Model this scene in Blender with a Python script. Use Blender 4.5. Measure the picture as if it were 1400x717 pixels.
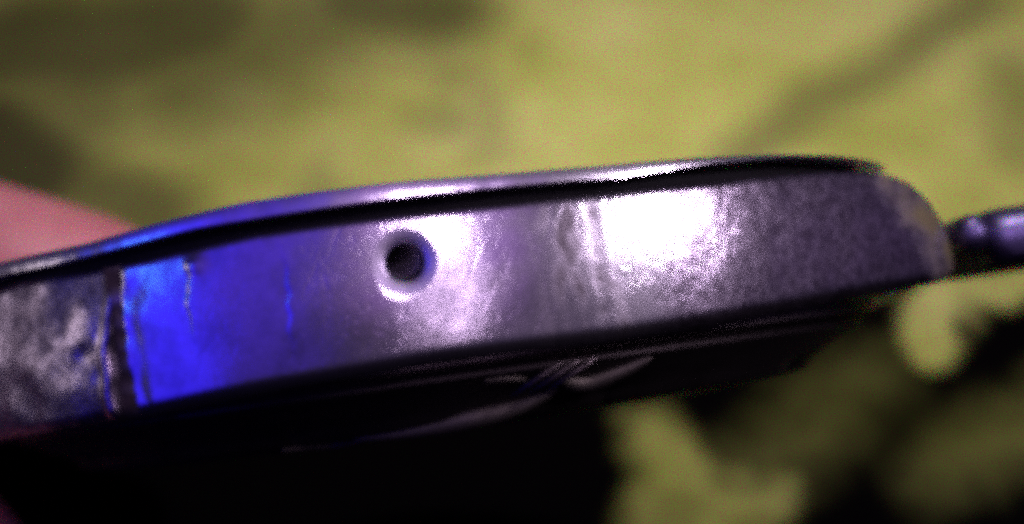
import bpy, bmesh, math, random
from mathutils import Vector, Matrix, noise

random.seed(7)
sc = bpy.context.scene
C = sc.collection
for o in list(bpy.data.objects):
    bpy.data.objects.remove(o)
sc.unit_settings.system = 'METRIC'
sc.unit_settings.scale_length = 0.01          # one unit is one centimetre

# ------------------------------------------------------------------ camera
LENS = 64.6
cam = bpy.data.objects.new('camera', bpy.data.cameras.new('camera'))
C.objects.link(cam)
cam.data.lens = LENS
cam.data.sensor_width = 36.0
cam.data.clip_start = 0.05
cam.data.clip_end = 500
cam.location = (0, 0, 0)
cam.rotation_euler = (math.radians(90), 0, 0)
cam.data.dof.use_dof = True
cam.data.dof.focus_distance = 7.15
cam.data.dof.aperture_fstop = LENS * 1e-3 / 0.16     # entrance pupil 1.6 mm across
cam.data.dof.aperture_blades = 0
sc.camera = cam

# ------------------------------------------------------------------ world
w = bpy.data.worlds.new('World')
sc.world = w
w.use_nodes = True
bg = w.node_tree.nodes['Background']
bg.inputs[0].default_value = (0.35, 0.25, 0.75, 1)
bg.inputs[1].default_value = 0.05

# ------------------------------------------------------------------ lamps
def lamp(name, loc, target, size, power, color, shape='DISK', size_y=None, spread=None):
    l = bpy.data.lights.new(name, 'AREA')
    l.shape = shape
    l.size = size
    if size_y:
        l.size_y = size_y
    l.energy = power
    l.color = color
    if spread:
        l.spread = math.radians(spread)
    o = bpy.data.objects.new(name, l)
    C.objects.link(o)
    o.location = loc
    o.rotation_euler = (Vector(target) - Vector(loc)).to_track_quat('-Z', 'Y').to_euler()
    return o

WATCH = (-0.2, 7.3, -0.1)
for hue, col in (('red', (1, 0, 0)), ('green', (0, 0.98, 0)), ('blue', (0, 0, 0.98))):     # one added key lamp, split by colour for coloured grain
    lamp('added_key_' + hue, (0.5, 3.0, 14.0), (1.6, 15.8, 1.2), 1.4, 395, col, spread=62)
lamp('torch_lamp', (-0.1, -1.4, 3.3), (-0.2, 7.0, -0.1), 0.8, 17, (0.90, 0.72, 1.0), spread=60)
lamp('streak_lamp', (0.75, -1.5, 0.5), (-0.2, 7.0, -0.1), 0.5, 5.0, (0.88, 0.66, 1.0), 'RECTANGLE', 2.4, spread=60)  # added to draw the lower streak on the flank
lamp('side_lamp', (5.5, 3.75, 2.5), (0.6, 7.2, -0.05), 0.95, 34, (0.90, 0.74, 1.0), spread=60)
lamp('blue_lamp', (-6.6, 4.4, -0.3), (-1.2, 7.3, -0.2), 3.2, 18, (0.03, 0.012, 1.0), 'RECTANGLE', 6.0, spread=70)
lamp('blue_glow', (-5.2, 1.6, 1.4), (-1.2, 7.3, -0.2), 4.4, 13, (0.09, 0.025, 1.0), 'RECTANGLE', 8.5, spread=70)  # added second blue lamp, fades the edge of the blue reflection
lamp('cyan_led', (-6.8, 5.0, 0.8), (-1.4, 7.3, -0.2), 0.6, 0.7, (0.05, 0.28, 1.0), spread=60)
lamp('left_fill', (-7.8, 8.2, -0.3), (-2.0, 7.8, -0.2), 1.6, 4.0, (1.0, 0.86, 0.98), spread=90)  # added unseen lamp to whiten the left lug
lamp('right_fill', (7.2, 7.6, 1.2), (1.8, 7.9, 0.0), 2.6, 0.4, (0.66, 0.38, 1.0), spread=90)  # added unseen lamp, tints the right lug and link violet
lamp('violet_fill', (0.2, -3.5, 4.4), WATCH, 9.0, 30, (0.54, 0.22, 1.0), 'RECTANGLE', 9.0, spread=80)  # added unseen fill for the overall violet cast

# ------------------------------------------------------------------ exposure, renderer
vs = sc.view_settings
vs.view_transform = 'Standard'
vs.look = 'None'
vs.exposure = 0.0
vs.gamma = 1.0
vs.use_curve_mapping = False
sc.render.engine = 'CYCLES'
sc.cycles.use_denoising = False
sc.cycles.use_adaptive_sampling = False
sc.cycles.use_light_tree = False
sc.cycles.use_sample_subset = True            # a noisy small-sensor exposure
sc.cycles.sample_subset_length = 96
sc.cycles.filter_width = 6.5
sc.cycles.sample_clamp_indirect = 6.0
sc.cycles.max_bounces = 6

# ------------------------------------------------------------------ node helpers
def mat(name):
    m = bpy.data.materials.new(name)
    m.use_nodes = True
    nt = m.node_tree
    b = nt.nodes['Principled BSDF']
    return m, nt, b

def nd(nt, kind, **kw):
    n = nt.nodes.new(kind)
    for k, v in kw.items():
        if k.startswith('i_'):
            key = k[2:]
            n.inputs[int(key) if key.isdigit() else key].default_value = v
        else:
            setattr(n, k, v)
    return n

def ramp(nt, src, stops):
    r = nt.nodes.new('ShaderNodeValToRGB')
    e = r.color_ramp.elements
    while len(e) < len(stops):
        e.new(0.5)
    for q, (p, c) in zip(e, stops):
        q.position = p
        q.color = c if len(c) == 4 else (*c, 1)
    nt.links.new(src, r.inputs[0])
    return r

def mapped(nt, scale):
    t = nt.nodes.new('ShaderNodeTexCoord')
    m = nt.nodes.new('ShaderNodeMapping')
    m.inputs['Scale'].default_value = scale
    nt.links.new(t.outputs['Object'], m.inputs[0])
    return m.outputs[0]

def math_node(nt, op, a, b=None):
    n = nt.nodes.new('ShaderNodeMath')
    n.operation = op
    for i, x in enumerate((a, b)):
        if x is None:
            continue
        if isinstance(x, (int, float)):
            n.inputs[i].default_value = x
        else:
            nt.links.new(x, n.inputs[i])
    return n.outputs[0]

# ------------------------------------------------------------------ materials
def steel(name, base=(0.62, 0.58, 0.62), rough=(0.13, 0.26), bump=0.05, wear_attr=False, haze=0.12):
    m, nt, b = mat(name)
    b.inputs['Metallic'].default_value = 1.0
    L = nt.links.new
    big = nd(nt, 'ShaderNodeTexNoise', i_Scale=5.0, i_Detail=6.0, i_Roughness=0.6)
    L(mapped(nt, (1, 1, 1)), big.inputs['Vector'])
    fine = nd(nt, 'ShaderNodeTexNoise', i_Scale=42.0, i_Detail=5.0, i_Roughness=0.7)
    L(mapped(nt, (1, 1, 1)), fine.inputs['Vector'])
    scr = nd(nt, 'ShaderNodeTexNoise', i_Scale=14.0, i_Detail=4.0, i_Roughness=0.6)
    L(mapped(nt, (3.2, 3.2, 0.35)), scr.inputs['Vector'])
    # colour: clean steel, brownish grime in the low spots
    col = ramp(nt, big.outputs[0], [(0.30, tuple(c * 0.62 for c in base)), (0.52, base), (0.75, tuple(min(1, c * 1.12) for c in base))])
    rg = ramp(nt, big.outputs[0], [(0.3, (rough[1],) * 3), (0.7, (rough[0],) * 3)])
    rough_out = rg.outputs[0]
    col_out = col.outputs[0]
    h = math_node(nt, 'ADD', math_node(nt, 'MULTIPLY', fine.outputs[0], 0.25), math_node(nt, 'MULTIPLY', scr.outputs[0], 0.25))
    bp = nd(nt, 'ShaderNodeBump', i_Strength=bump, i_Distance=0.02)
    if wear_attr:
        at = nd(nt, 'ShaderNodeAttribute', attribute_name='wear')
        wear = at.outputs['Fac']
        pit = nd(nt, 'ShaderNodeTexNoise', i_Scale=24.0, i_Detail=7.0, i_Roughness=0.75)
        L(mapped(nt, (1, 1, 1)), pit.inputs['Vector'])
        h = math_node(nt, 'ADD', h, math_node(nt, 'MULTIPLY', wear, math_node(nt, 'MULTIPLY', pit.outputs[0], 1.2)))
        rough_out = math_node(nt, 'ADD', rough_out, math_node(nt, 'MULTIPLY', wear, 0.05))
        for rot, scl in (((0.5, 0.3, 0.4), (46, 46, 3.0)), ((-0.7, 0.6, 1.1), (60, 60, 4.0)), ((0.1, -0.5, 0.2), (34, 34, 2.2))):
            tc = nt.nodes.new('ShaderNodeTexCoord')
            mp = nt.nodes.new('ShaderNodeMapping')
            mp.inputs['Scale'].default_value = scl
            mp.inputs['Rotation'].default_value = rot
            vr = nt.nodes.new('ShaderNodeVectorRotate'); vr.rotation_type = 'EULER_XYZ'; vr.inputs['Rotation'].default_value = rot
            L(tc.outputs['Object'], vr.inputs['Vector']); mp.inputs['Rotation'].default_value = (0, 0, 0)
            L(vr.outputs[0], mp.inputs[0])
            sn = nd(nt, 'ShaderNodeTexNoise', i_Scale=1.0, i_Detail=1.5)
            L(mp.outputs[0], sn.inputs['Vector'])
            sr = ramp(nt, sn.outputs[0], [(0.62, (0, 0, 0)), (0.70, (1, 1, 1))])
            h = math_node(nt, 'SUBTRACT', h, math_node(nt, 'MULTIPLY', wear, math_node(nt, 'MULTIPLY', sr.outputs[0], 1.5)))
        sp = nd(nt, 'ShaderNodeTexNoise', i_Scale=30.0, i_Detail=5.0, i_Roughness=0.75)
        L(mapped(nt, (1, 1, 1)), sp.inputs['Vector'])
        spr = ramp(nt, sp.outputs[0], [(0.40, (0.30, 0.26, 0.31)), (0.60, (0.78, 0.72, 0.80))])
        ms = nd(nt, 'ShaderNodeMixRGB', blend_type='MULTIPLY')
        L(wear, ms.inputs[0]); L(col_out, ms.inputs[1]); L(spr.outputs[0], ms.inputs[2])
        col_out = ms.outputs[0]
        gr = nd(nt, 'ShaderNodeAttribute', attribute_name='grime_shade')  # one mask for real grime and painted shade
        mx = nd(nt, 'ShaderNodeMixRGB', blend_type='MIX')
        L(gr.outputs['Fac'], mx.inputs[0])
        L(col_out, mx.inputs[1])
        mx.inputs[2].default_value = (0.035, 0.026, 0.028, 1)
        col_out = mx.outputs[0]
        rough_out = math_node(nt, 'ADD', rough_out, math_node(nt, 'MULTIPLY', gr.outputs['Fac'], 0.3))
        br = nd(nt, 'ShaderNodeAttribute', attribute_name='brass')
        m2 = nd(nt, 'ShaderNodeMixRGB', blend_type='MIX')
        L(br.outputs['Fac'], m2.inputs[0])
        L(col_out, m2.inputs[1])
        m2.inputs[2].default_value = (0.20, 0.165, 0.085, 1)      # bare tan base where the plating has gone
        col_out = m2.outputs[0]
        metal_out = math_node(nt, 'SUBTRACT', 1.0, math_node(nt, 'MULTIPLY', br.outputs['Fac'], 0.85))
        L(metal_out, b.inputs['Metallic'])
    L(h, bp.inputs['Height'])
    L(bp.outputs[0], b.inputs['Normal'])
    L(col_out, b.inputs['Base Color'])
    L(rough_out, b.inputs['Roughness'])
    # a second, hazier lobe: fine wear, and bloom imitated around the highlights
    b2 = nt.nodes.new('ShaderNodeBsdfPrincipled')
    b2.inputs['Metallic'].default_value = 1.0
    if wear_attr:
        L(metal_out, b2.inputs['Metallic'])
    L(col_out, b2.inputs['Base Color']); L(bp.outputs[0], b2.inputs['Normal'])
    b2.inputs['Roughness'].default_value = 0.52
    mixs = nd(nt, 'ShaderNodeMixShader', i_0=haze)
    L(b.outputs[0], mixs.inputs[1]); L(b2.outputs[0], mixs.inputs[2])
    L(mixs.outputs[0], nt.nodes['Material Output'].inputs['Surface'])
    return m

M_case = steel('worn_steel', bump=0.09, wear_attr=True)
M_bezel = steel('polished_steel', (0.72, 0.68, 0.72), (0.2, 0.3), 0.03)
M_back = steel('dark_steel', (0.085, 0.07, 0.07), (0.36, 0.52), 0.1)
M_glint = steel('glint_steel', (0.11, 0.095, 0.08), (0.55, 0.7), 0.1)
M_link = steel('link_steel', (0.20, 0.16, 0.34), (0.38, 0.5), 0.05)  # violet of the reflected light put into the base colour
M_added_ring = steel('added_ring_steel', (0.66, 0.58, 0.72), (0.35, 0.6), 0.2, haze=0.4)
M_tube = steel('dirty_tube', (0.5, 0.44, 0.54), (0.45, 0.6), 0.2)

M_rubber, nt, b = mat('black_rubber')
b.inputs['Base Color'].default_value = (0.004, 0.0035, 0.004, 1)
b.inputs['Roughness'].default_value = 0.8
b.inputs['Specular IOR Level'].default_value = 0.15
n = nd(nt, 'ShaderNodeTexNoise', i_Scale=30.0, i_Detail=4.0)
nt.links.new(mapped(nt, (1, 1, 1)), n.inputs['Vector'])
bp = nd(nt, 'ShaderNodeBump', i_Strength=0.3, i_Distance=0.02)
nt.links.new(n.outputs[0], bp.inputs['Height'])
nt.links.new(bp.outputs[0], b.inputs['Normal'])

M_glass, nt, b = mat('crystal_glass')
b.inputs['Base Color'].default_value = (1, 1, 1, 1)
b.inputs['Roughness'].default_value = 0.02
b.inputs['Transmission Weight'].default_value = 1.0
b.inputs['IOR'].default_value = 1.5

M_dial, nt, b = mat('dial_enamel')
b.inputs['Base Color'].default_value = (0.05, 0.05, 0.06, 1)
b.inputs['Roughness'].default_value = 0.4

M_skin, nt, b = mat('skin')
n = nd(nt, 'ShaderNodeTexNoise', i_Scale=2.2, i_Detail=5.0, i_Roughness=0.6)
nt.links.new(mapped(nt, (1, 1, 1)), n.inputs['Vector'])
r = ramp(nt, n.outputs[0], [(0.3, (0.58, 0.17, 0.19)), (0.7, (0.76, 0.28, 0.30))])
nt.links.new(r.outputs[0], b.inputs['Base Color'])
b.inputs['Roughness'].default_value = 0.5
b.inputs['Subsurface Weight'].default_value = 0.15
b.inputs['Subsurface Radius'].default_value = (0.3, 0.1, 0.06)
wv = nd(nt, 'ShaderNodeTexNoise', i_Scale=26.0, i_Detail=4.0)
nt.links.new(mapped(nt, (1, 1, 1)), wv.inputs['Vector'])
bp = nd(nt, 'ShaderNodeBump', i_Strength=0.15, i_Distance=0.03)
nt.links.new(wv.outputs[0], bp.inputs['Height'])
nt.links.new(bp.outputs[0], b.inputs['Normal'])
M_nail, nt, b = mat('fingernail')
b.inputs['Base Color'].default_value = (0.72, 0.40, 0.38, 1)
b.inputs['Roughness'].default_value = 0.25

M_cloth, nt, b = mat('marked_cloth')
L = nt.links.new
b.inputs['Roughness'].default_value = 0.9
n1 = nd(nt, 'ShaderNodeTexNoise', i_Scale=0.7, i_Detail=5.0, i_Roughness=0.55)
L(mapped(nt, (1, 1, 1)), n1.inputs['Vector'])
yel = ramp(nt, n1.outputs[0], [(0.32, (0.35, 0.335, 0.075)), (0.5, (0.455, 0.425, 0.115)), (0.68, (0.54, 0.49, 0.17))])
ol = nd(nt, 'ShaderNodeAttribute', attribute_name='olive_marks')
bk = nd(nt, 'ShaderNodeAttribute', attribute_name='black_tone')
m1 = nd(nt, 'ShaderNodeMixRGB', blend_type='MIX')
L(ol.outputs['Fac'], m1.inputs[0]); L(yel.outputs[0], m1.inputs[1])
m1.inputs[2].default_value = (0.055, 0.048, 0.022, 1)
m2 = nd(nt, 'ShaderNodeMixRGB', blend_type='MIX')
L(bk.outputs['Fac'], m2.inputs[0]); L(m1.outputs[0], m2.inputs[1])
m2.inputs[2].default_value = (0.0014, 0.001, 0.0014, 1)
b.inputs['Specular IOR Level'].default_value = 0.0
fl = nd(nt, 'ShaderNodeTexNoise', i_Scale=38.0, i_Detail=2.0)
L(mapped(nt, (1, 1, 1)), fl.inputs['Vector'])
fr = ramp(nt, fl.outputs['Color'], [(0.3, (0.7, 0.7, 0.7)), (0.7, (1.25, 1.25, 1.25))])
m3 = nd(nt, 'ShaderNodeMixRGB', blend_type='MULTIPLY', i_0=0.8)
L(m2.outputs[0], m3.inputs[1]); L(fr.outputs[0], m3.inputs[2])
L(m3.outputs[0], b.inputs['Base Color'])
wa = nd(nt, 'ShaderNodeTexWave', wave_type='BANDS', bands_direction='X', i_Scale=9.0, i_Distortion=0.6)
L(mapped(nt, (1, 1, 1)), wa.inputs['Vector'])
wb = nd(nt, 'ShaderNodeTexWave', wave_type='BANDS', bands_direction='Y', i_Scale=9.0, i_Distortion=0.6)
L(mapped(nt, (1, 1, 1)), wb.inputs['Vector'])
bp = nd(nt, 'ShaderNodeBump', i_Strength=0.3, i_Distance=0.03)
L(math_node(nt, 'ADD', wa.outputs[0], wb.outputs[0]), bp.inputs['Height'])
L(bp.outputs[0], b.inputs['Normal'])

# ------------------------------------------------------------------ object helpers
def tag(o, label=None, cat=None, group=None, kind=None):
    for k, v in (('label', label), ('category', cat), ('group', group), ('kind', kind)):
        if v:
            o[k] = v
    return o

def mesh_obj(name, verts, faces, m, parent=None, smooth=True, sharp=None):
    me = bpy.data.meshes.new(name)
    me.from_pydata([tuple(v) for v in verts], [], faces)
    me.materials.append(m)
    bm = bmesh.new(); bm.from_mesh(me)
    bmesh.ops.recalc_face_normals(bm, faces=bm.faces)
    bm.to_mesh(me); bm.free()
    if smooth:
        me.polygons.foreach_set('use_smooth', [True] * len(me.polygons))
        if sharp:
            me.set_sharp_from_angle(angle=math.radians(sharp))
    o = bpy.data.objects.new(name, me)
    C.objects.link(o)
    if parent:
        o.parent = parent
    return o

def attr(o, name, vals):
    a = o.data.attributes.new(name, 'FLOAT', 'POINT')
    a.data.foreach_set('value', vals)

def smooth01(a, b, x):
    t = max(0.0, min(1.0, (x - a) / (b - a)))          # a > b gives a falling step
    return t * t * (3 - 2 * t)

def interp(tab, x):
    if x <= tab[0][0]:
        return tab[0][1]
    for (x0, y0), (x1, y1) in zip(tab, tab[1:]):
        if x <= x1:
            t = (x - x0) / (x1 - x0)
            return y0 + (y1 - y0) * t
    return tab[-1][1]

def catmull(pts, per):
    out = []
    n = len(pts)
    for i in range(n - 1):
        p0 = Vector(pts[max(i - 1, 0)]); p1 = Vector(pts[i]); p2 = Vector(pts[i + 1]); p3 = Vector(pts[min(i + 2, n - 1)])
        for k in range(per):
            t = k / per
            out.append(0.5 * ((2 * p1) + (p2 - p0) * t + (2 * p0 - 5 * p1 + 4 * p2 - p3) * t * t + (3 * p1 - p0 - 3 * p2 + p3) * t ** 3))
    out.append(Vector(pts[-1]))
    return out

# ------------------------------------------------------------------ the watch
watch = bpy.data.objects.new('watch_case', None)
C.objects.link(watch)
wz = Vector((-0.1396, 0.0660, 0.9880)).normalized()
wx = (Vector((1, 0, 0)) - wz * wz.x).normalized()
wy = wz.cross(wx)
watch.matrix_world = Matrix.Translation((-0.44, 9.3, 0.0909)) @ Matrix((wx, wy, wz)).transposed().to_4x4()
tag(watch, 'worn steel watch case seen edge-on, crown missing and its stem hole empty', 'watch')
# watch axes: x along twelve-to-six, y away from the viewer, z through the thickness; z = 0 is the lower edge of the bezel

# plan outline of the front half (x, y), counter-clockwise, from left lug to right lug
def arc(r, a0, a1, step):
    n = max(2, int(abs(a1 - a0) / step))
    return [Vector((r * math.cos(math.radians(a0 + (a1 - a0) * i / n)), r * math.sin(math.radians(a0 + (a1 - a0) * i / n)))) for i in range(n + 1)]

left_lug = catmull([(-2.36, -0.30), (-2.52, -0.40), (-2.55, -0.55), (-2.42, -0.72), (-2.20, -0.95), (-1.95, -1.19), (-1.62, -1.53), (-1.40, -1.715), (-1.215, -1.848)], 28)
left_step = [Vector((-1.200, -1.873)), Vector((-1.190, -1.905)), Vector((-1.182, -1.935)), Vector((-1.172, -1.948))]
barrel = arc(2.27, -121.2, -70.5, 0.16)
right_lug = catmull([(0.775, -2.134), (1.05, -2.02), (1.35, -1.855), (1.68, -1.61), (1.98, -1.36), (2.20, -1.165), (2.33, -1.03), (2.415, -0.885), (2.41, -0.74), (2.28, -0.69)], 34)
front = left_lug + left_step + barrel + right_lug
back = [Vector((-p.x, -p.y)) for p in front]
gap_r = arc(2.26, math.degrees(math.atan2(-0.66, 2.16)), math.degrees(math.atan2(0.66, 2.16)), 1.2)
gap_l = [Vector((-p.x, -p.y)) for p in gap_r]
outline = front + gap_r + back + gap_l
# drop coincident points
pts = []
for p in outline:
    if not pts or (p - pts[-1]).length > 1e-4:
        pts.append(p)
outline = pts
N = len(outline)

TOP = [(-140, -0.050), (-131, -0.068), (-125, -0.078), (-119, -0.086), (-112, -0.075), (-105, -0.064), (-98, -0.066), (-90, -0.071), (-80, -0.083),
       (-70, -0.086), (-60, -0.080), (-50, -0.068), (-40, -0.060), (-34, -0.066), (-30, -0.082), (-27, -0.12), (-24.5, -0.185), (-22, -0.27), (-20, -0.35), (-17, -0.34), (-14, -0.2), (-8, -0.12), (0, -0.1)]
BOT = [(-140, -0.700), (-119, -0.688), (-105, -0.664), (-90, -0.645), (-80, -0.645), (-70, -0.650), (-60, -0.642), (-50, -0.625), (-40, -0.605),
       (-30, -0.59), (-20, -0.572), (-10, -0.57), (0, -0.57)]

def top_bot(p):
    a = math.degrees(math.atan2(p.y, p.x))
    if a > 0:
        a = -a if a < 90 else a - 180 - 0 if False else -a
    return interp(TOP, max(a, -140) if a > -140 else -280 - a if a < -140 else a), interp(BOT, max(a, -140))

def case_body():
    ROWS = 46
    verts, wear, grime_shade, brass = [], [], [], []
    for i, p in enumerate(outline):
        t = (outline[(i + 1) % N] - outline[i - 1]).normalized()
        nrm = Vector((t.y, -t.x))
        zt, zb = top_bot(p)
        zt += 0.008 * smooth01(1.4, 0.9, p.x)
        if p.x < -1.9:
            zt = interp([(-2.5, -0.38), (-2.42, -0.25), (-2.3, -0.14), (-2.0, -0.07)], p.x)
        ang = math.degrees(math.atan2(p.y, p.x))
        frontside = p.y < -0.5
        for k in range(ROWS + 1):
            f = k / ROWS
            z = zb + (zt - zb) * f
            roll = 0.035 * (1 - min(1, (z - zb) / 0.06)) ** 2 + 0.008 * (1 - min(1, (zt - z) / 0.015)) ** 2   # rolled edges
            inset = roll + 0.018 * (2 * f - 1) ** 2                   # the flank is slightly barrelled
            d = 0.0
            g = br = 0.0
            wr = 0.25
            if frontside:
                q = Vector((p.x * 3, p.y * 3, z * 3))
                d += 0.004 * noise.noise(q)
                # seam where the right lug was soldered on
                s = p.x - (0.735 + 0.03 * (z + 0.35) + 0.02 * noise.noise(Vector((0, 3, z * 9))))
                rag = 0.5 + 0.9 * noise.noise(Vector((3, 1, z * 11))) + 0.5 * noise.noise(Vector((8, 1, z * 31)))
                rag = max(0.0, min(1.0, rag))
                d -= 0.0025 * rag * math.exp(-(s / 0.03) ** 2)
                g = max(g, rag * math.exp(-(s / 0.026) ** 2))
                dark_noise = noise.noise(Vector((p.x * 6, 1, z * 2.4))) + 0.45 * noise.noise(Vector((p.x * 19, 4, z * 9)))
                g = max(g, 0.85 * smooth01(0.0, 0.45, dark_noise + 0.15) * smooth01(-0.32, -0.12, s) * (1 - smooth01(-0.02, 0.03, s)))  # dark reflection left of the seam, painted into the colour
                low = smooth01(-0.30 - 1.1 * s, -0.40 - 1.1 * s, z)
                g = max(g, 0.8 * low * smooth01(0.0, 0.03, s) * (1 - smooth01(0.12, 0.2, s)) * smooth01(-0.3, 0.3, dark_noise))  # dark lower edge of the glare, painted as well
                # hammered, grainy right lug
                wr = max(wr, smooth01(0.8, 1.1, p.x))
                d += smooth01(0.85, 1.1, p.x) * (0.0022 * noise.noise(Vector((p.x * 7, p.y * 7, z * 7))) + 0.0007 * noise.noise(Vector((p.x * 24, p.y * 24, z * 24))))
                # pitted left lug behind the step
                lw = smooth01(-1.15, -1.25, p.x)
                wr = max(wr, lw)
                d += lw * 0.010 * noise.noise(Vector((p.x * 6, 5, z * 6)))
                pit = math.hypot((p.x + 1.39) / 0.05, (z + 0.40) / 0.05)
                d -= lw * 0.008 * math.exp(-pit * pit)
                pit = math.hypot((p.x + 1.33) / 0.03, (z + 0.50) / 0.04)
                d -= lw * 0.006 * math.exp(-pit * pit)
                jl = -1.192 - 0.075 * smooth01(-0.10, -0.50, z) - 0.02 * noise.noise(Vector((1, 2, z * 9)))
                jr = -1.168 + 0.012 * noise.noise(Vector((5, 2, z * 12)))
                jm = smooth01(jl - 0.015, jl + 0.012, p.x) * (1 - smooth01(jr - 0.008, jr + 0.010, p.x))
                g = max(g, jm)  # shadow of the step darkened into the joint colour
                d -= 0.035 * jm
                d += 0.012 * math.exp(-((p.x - jl + 0.03) / 0.022) ** 2)      # a raised lip beside the joint
                g = max(g, lw * 0.62 * smooth01(-0.15, 0.5, 0.7 * noise.noise(Vector((p.x * 5 + 2, 1, z * 5))) + 0.35 * noise.noise(Vector((p.x * 16, 1, z * 16))) + 1.8 * (z + 0.33) + 0.5 * (p.x + 1.55)))
                # corroded blue-lit edge of the barrel, and two upright gouges
                ew = smooth01(-0.98, -1.15, p.x) * (1 if p.x > -1.18 else 0)
                d += 0.012 * math.exp(-((p.x + 0.83) / 0.04) ** 2 - ((z + 0.13) / 0.035) ** 2)
                d += ew * 0.009 * noise.noise(Vector((p.x * 12, 2, z * 8)))
                for gx, z0, z1, wd, dp in ((-0.865, -0.40, -0.12, 0.012, 0.007), (-0.47, -0.46, -0.20, 0.009, 0.006)):
                    win = smooth01(z0 - 0.12, z0 + 0.12, z) * (1 - smooth01(z1 - 0.12, z1 + 0.12, z))
                    u = p.x - gx - 0.03 * noise.noise(Vector((gx * 9, z * 7, 0))) - 0.018 * noise.noise(Vector((gx * 9, z * 22, 0)))
                    d += win * dp * smooth01(-wd, wd, u) * (1 - smooth01(wd, wd + 0.3, u))
                be = 2.02 + 0.27 * max(0.0, (-0.10 - z) / 0.47)
                wob = 0.05 * noise.noise(Vector((p.x * 5, p.y * 5, z * 9))) + 0.04 * noise.noise(Vector((p.x * 17, p.y * 17, z * 17)))
                br = smooth01(be - 0.04, be + 0.12, p.x + wob) * max(0.2, min(1.0, 0.72 + 0.7 * noise.noise(Vector((p.x * 9, p.y * 9, z * 9 + 5)))))
            q = p + nrm * (d - inset)
            verts.append((q.x, q.y, z)); wear.append(wr); grime_shade.append(max(0, min(1, g))); brass.append(br)
    R = ROWS + 1
    faces = []
    for i in range(N):
        j = (i + 1) % N
        for k in range(ROWS):
            faces.append((i * R + k, j * R + k, j * R + k + 1, i * R + k + 1))
    cb = len(verts); verts.append((0, 0, -0.62)); wear.append(0); grime_shade.append(0); brass.append(0)
    ct = len(verts); verts.append((0, 0, -0.08)); wear.append(0); grime_shade.append(0); brass.append(0)
    for i in range(N):
        j = (i + 1) % N
        faces.append((j * R, i * R, cb))
        faces.append((i * R + ROWS, j * R + ROWS, ct))
    o = mesh_obj('case_body', verts, faces, M_case, watch, sharp=60)
    attr(o, 'wear', wear); attr(o, 'grime_shade', grime_shade); attr(o, 'brass', brass)
    return o

body = case_body()

# stem hole: countersunk and bored through the flank with a lathe-shaped cutter
hole_dir = Vector((math.cos(math.radians(-90.1)), math.sin(math.radians(-90.1)), 0))
hole_at = hole_dir * 2.27 + Vector((0, 0, -0.243))
def slant(q):
    """the bore runs in at a slant, up and to the left"""
    k = max(0.0, -0.03 - q.z)
    return Vector((q.x - 0.42 * k, q.y + 0.36 * k, q.z))
hm = Matrix.Translation(hole_at) @ hole_dir.to_track_quat('Z', 'Y').to_matrix().to_4x4()

def lathe(profile, seg=48, closed=False):
    verts, faces = [], []
    n = len(profile)
    for s in range(seg):
        a = 2 * math.pi * s / seg
        for r, z in profile:
            verts.append(Vector((r * math.cos(a), r * math.sin(a), z)))
    m = n if closed else n - 1
    for s in range(seg):
        t = (s + 1) % seg
        for k in range(m):
            k2 = (k + 1) % n
            faces.append((s * n + k, t * n + k, t * n + k2, s * n + k2))
    return verts, faces

v, f = lathe([(0.001, 0.2), (0.165, 0.2), (0.152, 0.014), (0.150, 0.0), (0.127, -0.002), (0.105, -0.007), (0.086, -0.014), (0.076, -0.024), (0.070, -0.042), (0.070, -0.60), (0.001, -0.60)], 64)
cutter = mesh_obj('stem_cutter', [hm @ slant(x) for x in v], f, M_case, watch)
bm = bmesh.new(); bm.from_mesh(cutter.data)
bmesh.ops.remove_doubles(bm, verts=bm.verts, dist=0.002)
bmesh.ops.recalc_face_normals(bm, faces=bm.faces)
bm.to_mesh(cutter.data); bm.free()
mod = body.modifiers.new('bore', 'BOOLEAN')
mod.operation = 'DIFFERENCE'; mod.solver = 'EXACT'; mod.object = cutter
dg = bpy.context.evaluated_depsgraph_get()
new = bpy.data.meshes.new_from_object(body.evaluated_get(dg), preserve_all_data_layers=True, depsgraph=dg)
body.modifiers.clear()
body.data = new
new.name = 'case_body'
bpy.data.objects.remove(cutter)
new.polygons.foreach_set('use_smooth', [True] * len(new.polygons))
new.set_sharp_from_angle(angle=math.radians(50))

v, f = lathe([(0.0695, -0.065), (0.068, -0.060), (0.066, -0.065), (0.065, -0.08), (0.065, -0.50), (0.0695, -0.50)], 48, True)
mesh_obj('crown_tube', [hm @ slant(x) for x in v], f, M_tube, body, sharp=40)
v, f = lathe([(0.128, 0.0008), (0.118, -0.0018), (0.104, -0.0054), (0.086, -0.0120), (0.0765, -0.0215), (0.0755, -0.030), (0.09, -0.030), (0.12, -0.014)], 64, True)  # ring added over the bevel, pale to catch broad light
mesh_obj('added_bevel_ring', [hm @ slant(x) for x in v], f, M_added_ring, body, sharp=60)
v, f = lathe([(0.001, -0.24), (0.04, -0.242), (0.0645, -0.25), (0.0645, -0.34), (0.001, -0.34)], 32)  # black plug added to keep the hole dark
mesh_obj('added_hole_plug', [hm @ slant(x) for x in v], f, M_rubber, body, sharp=40)

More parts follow.
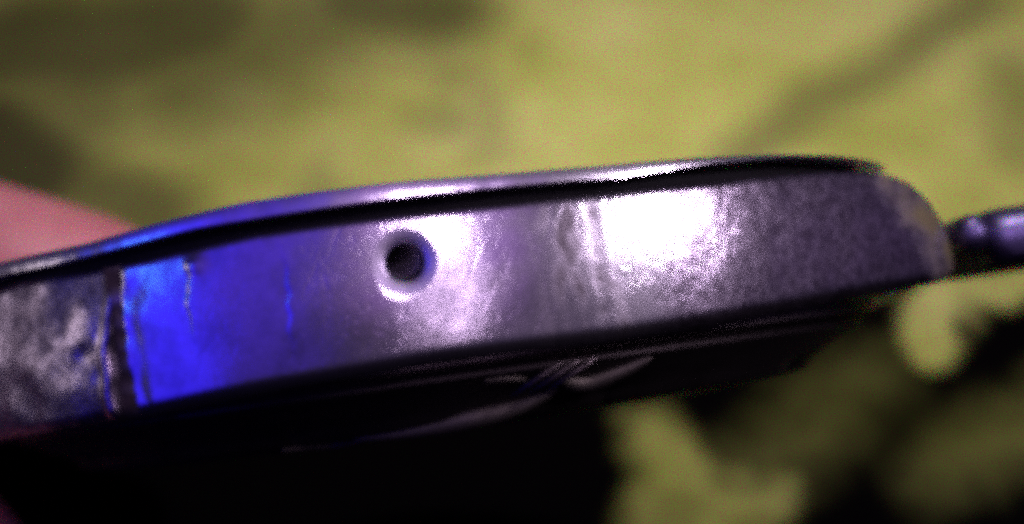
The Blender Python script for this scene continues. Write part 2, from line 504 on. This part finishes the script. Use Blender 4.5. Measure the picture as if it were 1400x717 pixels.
# bezel ring: rolled outer strip over a dark groove
TT = [(-140, 0.052), (-130, 0.040), (-124, 0.036), (-118, 0.048), (-112, 0.062), (-105, 0.074), (-98, 0.070), (-90, 0.062), (-80, 0.042), (-70, 0.030), (-60, 0.030), (-45, 0.025), (-30, 0.018), (0, 0.02)]
BB = [(-140, 0.004), (-130, -0.012), (-120, -0.006), (-110, 0.014), (-100, 0.010), (-90, 0.006), (-80, -0.004), (-68, -0.018), (-58, 0.003), (-45, 0.014), (-30, 0.008), (0, 0.008)]
SEG = 720
verts, faces = [], []
for s in range(SEG):
    a = -180 + 360 * s / SEG
    aa = a if -140 < a < 0 else (-140 if a <= -140 else max(-140, -a))
    t, bt = interp(TT, aa), interp(BB, aa) - 0.006 * smooth01(-50, -65, aa)
    h = t - bt
    ring = [(2.12, bt + 0.004), (2.300, bt), (2.306, bt + 0.03 * h), (2.3055, bt + 0.2 * h), (2.303, bt + 0.5 * h), (2.298, bt + 0.8 * h), (2.295, bt + 0.96 * h), (2.290, bt + 0.998 * h),
            (2.21, t), (2.05, t + 0.012), (1.97, t + 0.008), (1.94, t - 0.01), (1.94, bt - 0.02), (2.0, bt - 0.02)]
    K = len(ring)
    dent = 0.004 * noise.noise(Vector((a * 0.09, 0, 0))) + 0.002 * noise.noise(Vector((a * 0.5, 4, 0)))
    for r, z in ring:
        verts.append(((r + dent) * math.cos(math.radians(a)), (r + dent) * math.sin(math.radians(a)), z))
for s in range(SEG):
    t = (s + 1) % SEG
    for k in range(K):
        k2 = (k + 1) % K
        faces.append((s * K + k, t * K + k, t * K + k2, s * K + k2))
mesh_obj('bezel', verts, faces, M_bezel, watch, sharp=45)

v, f = lathe([(1.95, -0.075), (2.17, -0.085), (2.19, -0.04), (2.17, -0.004), (1.95, -0.024)], 240, True)
mesh_obj('gasket', v, f, M_rubber, watch)
v, f = lathe([(0.0005, 0.045), (1.5, 0.04), (1.88, 0.03), (1.935, 0.022), (1.935, -0.02), (0.0005, -0.02)], 120)
mesh_obj('crystal', v, f, M_glass, watch, sharp=40)
v, f = lathe([(0.0005, -0.045), (1.90, -0.045), (1.93, -0.05), (1.93, -0.07), (0.0005, -0.07)], 120)
mesh_obj('dial', v, f, M_dial, watch, sharp=40)

# case back: stepped rings, scalloped rim, shallow dome
SEG = 720
verts, faces = [], []
for s in range(SEG):
    a = 2 * math.pi * s / SEG
    lob = abs(math.cos(4.0 * (a + math.radians(88)))) ** 0.6
    rr = 1.72 + 0.10 * lob
    ring = [(1.2, -0.60), (2.16, -0.60), (2.165, -0.655), (2.155, -0.664), (2.10, -0.672), (2.08, -0.70), (2.085, -0.71), (2.07, -0.722), (2.03, -0.735),
            (1.97, -0.765), (1.90, -0.80), (rr + 0.05, -0.825), (rr + 0.02, -0.845), (rr, -0.875), (rr - 0.03, -0.892), (rr - 0.10, -0.905), (1.4, -0.92), (0.9, -0.935), (0.002, -0.94)]
    K = len(ring)
    for r, z in ring:
        verts.append((r * math.cos(a), r * math.sin(a), z))
for s in range(SEG):
    t = (s + 1) % SEG
    for k in range(K - 1):
        faces.append((s * K + k, t * K + k, t * K + k + 1, s * K + k + 1))
cback = mesh_obj('case_back', verts, faces, M_back, watch, sharp=35)

def tube(pts, rad, seg=10, cap=True):
    verts, faces = [], []
    n = len(pts)
    for i, p in enumerate(pts):
        p = Vector(p)
        t = (Vector(pts[min(i + 1, n - 1)]) - Vector(pts[max(i - 1, 0)])).normalized()
        s = t.orthogonal().normalized() if abs(t.z) > 0.95 else t.cross(Vector((0, 0, 1))).normalized()
        u = s.cross(t)
        r = rad[i] if isinstance(rad, (list, tuple)) else rad
        for k in range(seg):
            a = 2 * math.pi * k / seg
            verts.append(p + s * (r * math.cos(a)) + u * (r * math.sin(a)))
    for i in range(n - 1):
        for k in range(seg):
            k2 = (k + 1) % seg
            faces.append((i * seg + k, i * seg + k2, (i + 1) * seg + k2, (i + 1) * seg + k))
    if cap:
        faces.append(tuple(range(seg))); faces.append(tuple((n - 1) * seg + k for k in range(seg)))
    return verts, faces

for k in range(3):                                                    # pry ridges at the case-back notch
    a0 = math.radians(-80.5 + 2.0 * k); a1 = math.radians(-75.0 + 2.0 * k)
    p0 = (2.0 * math.cos(a0), 2.0 * math.sin(a0), -0.81)
    p1 = (2.10 * math.cos(a1), 2.10 * math.sin(a1), -0.705)
    pm = tuple((x + y) / 2 for x, y in zip(p0, p1))
    v, f = tube([p0, pm, p1], [0.008, 0.012, 0.008], 8)
    mesh_obj('ridge', v, f, M_back, cback)

def crescent(points, width, rise):
    """a raised crescent standing in for a reflection: thick in the middle, pointed at both ends"""
    pl = catmull(points, 8)
    n = len(pl)
    rad = [max(0.003, width * math.sin(math.pi * (i + 0.5) / n) ** 0.8) for i in range(n)]
    return tube(pl, rad, 10)
def on_back(a, z):
    r = interp([(-0.94, 0.9), (-0.905, 1.72), (-0.875, 1.80), (-0.80, 1.90), (-0.765, 1.97), (-0.722, 2.07), (-0.66, 2.15)], z)
    return (r * math.cos(math.radians(a)), r * math.sin(math.radians(a)), z)
for angs, wid in ((((-101, -0.895), (-93, -0.89), (-85, -0.874), (-79, -0.855), (-74, -0.81)), 0.045),
                  (((-75.5, -0.75), (-73, -0.785), (-70, -0.795), (-66, -0.765), (-63.5, -0.735)), 0.038),
                  (((-83.5, -0.735), (-81, -0.738), (-79, -0.75), (-78, -0.77)), 0.010),
                  (((-112, -0.90), (-106, -0.91), (-100, -0.905)), 0.014)):
    v, f = crescent([on_back(*q) for q in angs], wid, 0)
    mesh_obj('glint_ridge', v, f, M_glint, cback)  # reflections on the case back, built as ridges

# spring bar between the right lugs and the first strap link hanging on it
BX = 2.54
v, f = tube([(BX, -0.90, -0.37), (BX, -0.885, -0.37), (BX, -0.85, -0.37), (BX, -0.80, -0.37), (BX, 0.80, -0.37), (BX, 0.85, -0.37), (BX, 0.885, -0.37), (BX, 0.90, -0.37)],
            [0.02, 0.055, 0.08, 0.088, 0.088, 0.08, 0.055, 0.02], 24)
mesh_obj('spring_bar', v, f, M_link, watch, sharp=60)
# link: a section in (y, z) with a broad upper chamfer, run along x
sec = [(-0.50, -0.255), (-0.60, -0.262), (-0.68, -0.285), (-0.735, -0.325), (-0.755, -0.375), (-0.755, -0.43), (-0.73, -0.49), (-0.66, -0.53), (-0.50, -0.545)]
sec = sec + [(-y, z) for y, z in reversed(sec)]
verts, faces = [], []
xs_ = [(2.64, 0.30), (2.66, 0.14), (2.70, 0.04), (2.76, 0.0), (3.70, 0.0), (3.78, 0.05), (3.82, 0.16), (3.83, 0.3)]
K = len(sec)
for x, ins in xs_:
    for y, z in sec:
        verts.append((x, y * (1 - 0.3 * ins), z + (-0.40 - z) * ins))
for i in range(len(xs_) - 1):
    for k in range(K):
        k2 = (k + 1) % K
        faces.append((i * K + k, i * K + k2, (i + 1) * K + k2, (i + 1) * K + k))
faces.append(tuple(range(K))); faces.append(tuple((len(xs_) - 1) * K + k for k in range(K)))
mesh_obj('strap_link', verts, faces, M_link, watch, sharp=35)

# ------------------------------------------------------------------ the cloth
FPX = 1400 * LENS / 36
def cloth_z(y):
    return interp([(-2, -3.4), (9.0, -3.4), (10.0, -3.3), (11.0, -2.95), (12, -2.25), (20, 4.0), (28, 10.25)], y)

def cloth_at(px, py):
    """where the line of sight through a photo pixel meets the plain cloth"""
    k, m = (px - 700) / FPX, (358.5 - py) / FPX
    lo, hi = 6.0, 27.0
    for _ in range(40):
        y = (lo + hi) / 2
        if m * y > cloth_z(y):
            lo = y
        else:
            hi = y
    return (k * y, y)

def stroke(points, width, soft):
    return [cloth_at(*p) for p in points], width, soft

def seg_dist(x, y, poly):
    best = 1e9
    if len(poly) == 1:
        return math.hypot(x - poly[0][0], y - poly[0][1])
    for (ax, ay), (bx, by) in zip(poly, poly[1:]):
        dx, dy = bx - ax, by - ay
        t = max(0, min(1, ((x - ax) * dx + (y - ay) * dy) / (dx * dx + dy * dy + 1e-12)))
        best = min(best, math.hypot(x - ax - dx * t, y - ay - dy * t))
    return best

# smudgy olive marks on the cloth: (points, half width cm, softness cm, strength)
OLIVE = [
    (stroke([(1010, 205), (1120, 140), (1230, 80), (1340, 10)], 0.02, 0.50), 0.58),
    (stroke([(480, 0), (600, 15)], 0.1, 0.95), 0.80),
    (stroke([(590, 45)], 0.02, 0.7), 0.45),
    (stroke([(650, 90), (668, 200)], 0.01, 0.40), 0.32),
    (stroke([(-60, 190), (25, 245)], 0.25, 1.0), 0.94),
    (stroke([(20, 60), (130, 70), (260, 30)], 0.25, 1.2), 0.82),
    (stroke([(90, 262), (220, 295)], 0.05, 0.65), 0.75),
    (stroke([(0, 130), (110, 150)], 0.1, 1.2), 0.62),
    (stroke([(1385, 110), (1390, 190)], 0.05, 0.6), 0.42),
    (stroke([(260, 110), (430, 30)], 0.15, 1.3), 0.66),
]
# the near half of the cloth is coloured black, with pale strokes left in it: (points, half width, softness, strength)
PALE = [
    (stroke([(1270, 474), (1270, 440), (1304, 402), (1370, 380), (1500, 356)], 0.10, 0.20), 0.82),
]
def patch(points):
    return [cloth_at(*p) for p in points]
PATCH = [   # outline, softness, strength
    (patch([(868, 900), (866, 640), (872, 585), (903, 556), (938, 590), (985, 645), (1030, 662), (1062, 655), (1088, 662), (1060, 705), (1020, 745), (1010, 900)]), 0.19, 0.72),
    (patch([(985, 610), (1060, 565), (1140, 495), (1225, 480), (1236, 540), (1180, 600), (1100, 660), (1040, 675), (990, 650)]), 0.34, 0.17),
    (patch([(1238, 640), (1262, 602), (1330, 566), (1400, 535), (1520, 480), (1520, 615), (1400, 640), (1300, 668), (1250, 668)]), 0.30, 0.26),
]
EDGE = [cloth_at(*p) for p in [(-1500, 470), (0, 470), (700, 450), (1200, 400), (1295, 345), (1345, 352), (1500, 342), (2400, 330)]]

def inside(x, y, pg):
    c = False
    for i in range(len(pg)):
        (x0, y0), (x1, y1) = pg[i], pg[i - 1]
        if (y0 > y) != (y1 > y) and x < (x1 - x0) * (y - y0) / (y1 - y0) + x0:
            c = not c
    return c

def make_cloth():
    xs = [-11 + 22 * i / 330 for i in range(331)]
    yl = [2 + 4 * i / 20 for i in range(20)] + [6 + 16 * i / 260 for i in range(261)] + [22 + 5 * i / 20 for i in range(1, 21)]
    verts, ol, bk = [], [], []
    for y in yl:
        for x in xs:
            z = cloth_z(y)
            # soft folds
            fold = 0.10 * noise.noise(Vector((x * 0.35, y * 0.35, 3))) + 0.05 * noise.noise(Vector((x * 0.9, y * 0.9, 7)))
            verts.append((x, y - 0.6 * fold, z + 0.78 * fold))
            wx_ = x + 0.10 * noise.noise(Vector((x * 1.3, y * 1.3, 11)))
            wy_ = y + 0.10 * noise.noise(Vector((x * 1.3, y * 1.3, 17)))
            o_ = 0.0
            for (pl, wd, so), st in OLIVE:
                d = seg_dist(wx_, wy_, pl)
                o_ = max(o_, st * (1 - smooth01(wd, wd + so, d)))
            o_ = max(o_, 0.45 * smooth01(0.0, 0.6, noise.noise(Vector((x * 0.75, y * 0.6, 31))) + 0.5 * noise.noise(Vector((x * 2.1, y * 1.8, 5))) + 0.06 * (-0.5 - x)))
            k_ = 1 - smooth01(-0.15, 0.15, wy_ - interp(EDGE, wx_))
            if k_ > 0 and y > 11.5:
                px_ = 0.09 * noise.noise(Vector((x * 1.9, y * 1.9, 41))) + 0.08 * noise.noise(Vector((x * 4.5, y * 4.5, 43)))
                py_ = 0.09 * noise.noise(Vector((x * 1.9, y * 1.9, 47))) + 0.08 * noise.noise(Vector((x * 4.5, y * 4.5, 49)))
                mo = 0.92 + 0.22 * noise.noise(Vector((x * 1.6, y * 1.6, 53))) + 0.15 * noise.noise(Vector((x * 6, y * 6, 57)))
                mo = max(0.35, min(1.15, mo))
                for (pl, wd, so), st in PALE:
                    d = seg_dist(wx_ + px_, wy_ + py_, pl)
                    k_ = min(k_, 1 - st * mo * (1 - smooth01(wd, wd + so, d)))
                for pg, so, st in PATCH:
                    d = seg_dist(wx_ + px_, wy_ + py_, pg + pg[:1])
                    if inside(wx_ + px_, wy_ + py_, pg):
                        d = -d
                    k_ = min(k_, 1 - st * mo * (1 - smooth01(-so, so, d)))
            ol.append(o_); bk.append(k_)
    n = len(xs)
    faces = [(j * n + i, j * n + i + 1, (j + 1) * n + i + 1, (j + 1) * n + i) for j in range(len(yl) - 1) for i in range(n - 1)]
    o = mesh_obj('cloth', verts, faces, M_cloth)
    attr(o, 'olive_marks', ol); attr(o, 'black_tone', bk)
    tag(o, 'olive yellow cloth with smudged dark marks, blurred behind the watch case', 'cloth')
make_cloth()

# ------------------------------------------------------------------ the hand behind the left end
def make_hand():
    J = [  # (position, radius)
        ((-9.6, 12.4, -2.2), 1.9),      # 0 wrist
        ((-7.4, 12.6, -1.9), 2.0),      # 1 palm
        ((-5.9, 12.6, -0.6), 1.15),     # 2 index knuckle
        ((-5.9, 13.6, -1.9), 1.1), ((-5.9, 14.4, -2.7), 1.05), ((-6.1, 14.9, -3.6), 0.9),   # 3..5 the other knuckles
        ((-4.75, 12.2, 0.15), 0.86), ((-3.7, 11.75, -0.12), 0.78), ((-2.90, 11.55, -0.32), 0.75), ((-2.05, 11.6, -0.50), 0.64),  # 6..9 index finger
        ((-4.4, 13.6, -1.9), 0.85), ((-3.6, 12.8, -2.4), 0.78), ((-3.3, 12.2, -2.6), 0.6),       # 10..12
        ((-4.6, 14.2, -2.7), 0.8), ((-3.9, 13.2, -3.2), 0.74), ((-3.7, 12.6, -3.3), 0.58),       # 13..15
        ((-5.0, 14.6, -3.5), 0.7), ((-4.4, 13.8, -3.9), 0.62), ((-4.2, 13.2, -3.9), 0.5),        # 16..18
        ((-7.0, 11.0, -2.4), 1.15), ((-5.7, 10.2, -2.6), 0.92), ((-4.3, 9.8, -2.3), 0.82), ((-3.2, 9.6, -1.95), 0.6),   # 19..22 thumb
    ]
    E = [(0, 1), (1, 2), (1, 3), (1, 4), (1, 5), (2, 6), (6, 7), (7, 8), (8, 9), (3, 10), (10, 11), (11, 12), (4, 13), (13, 14), (14, 15),
         (5, 16), (16, 17), (17, 18), (1, 19), (19, 20), (20, 21), (21, 22)]
    me = bpy.data.meshes.new('hand')
    me.from_pydata([j[0] for j in J], E, [])
    o = bpy.data.objects.new('hand', me)
    C.objects.link(o)
    sk = o.modifiers.new('skin', 'SKIN')
    sk.use_smooth_shade = True
    for i, (p, r) in enumerate(J):
        me.skin_vertices[0].data[i].radius = (r, r)
    me.skin_vertices[0].data[1].use_root = True
    sb = o.modifiers.new('sub', 'SUBSURF'); sb.levels = 2; sb.render_levels = 2
    dg = bpy.context.evaluated_depsgraph_get()
    m = bpy.data.meshes.new_from_object(o.evaluated_get(dg), depsgraph=dg)
    o.modifiers.clear(); o.data = m; m.name = 'hand'
    m.materials.clear(); m.materials.append(M_skin)
    m.polygons.foreach_set('use_smooth', [True] * len(m.polygons))
    tag(o, 'bare hand behind the left end of the watch case, one pink fingertip showing', 'hand')
make_hand()
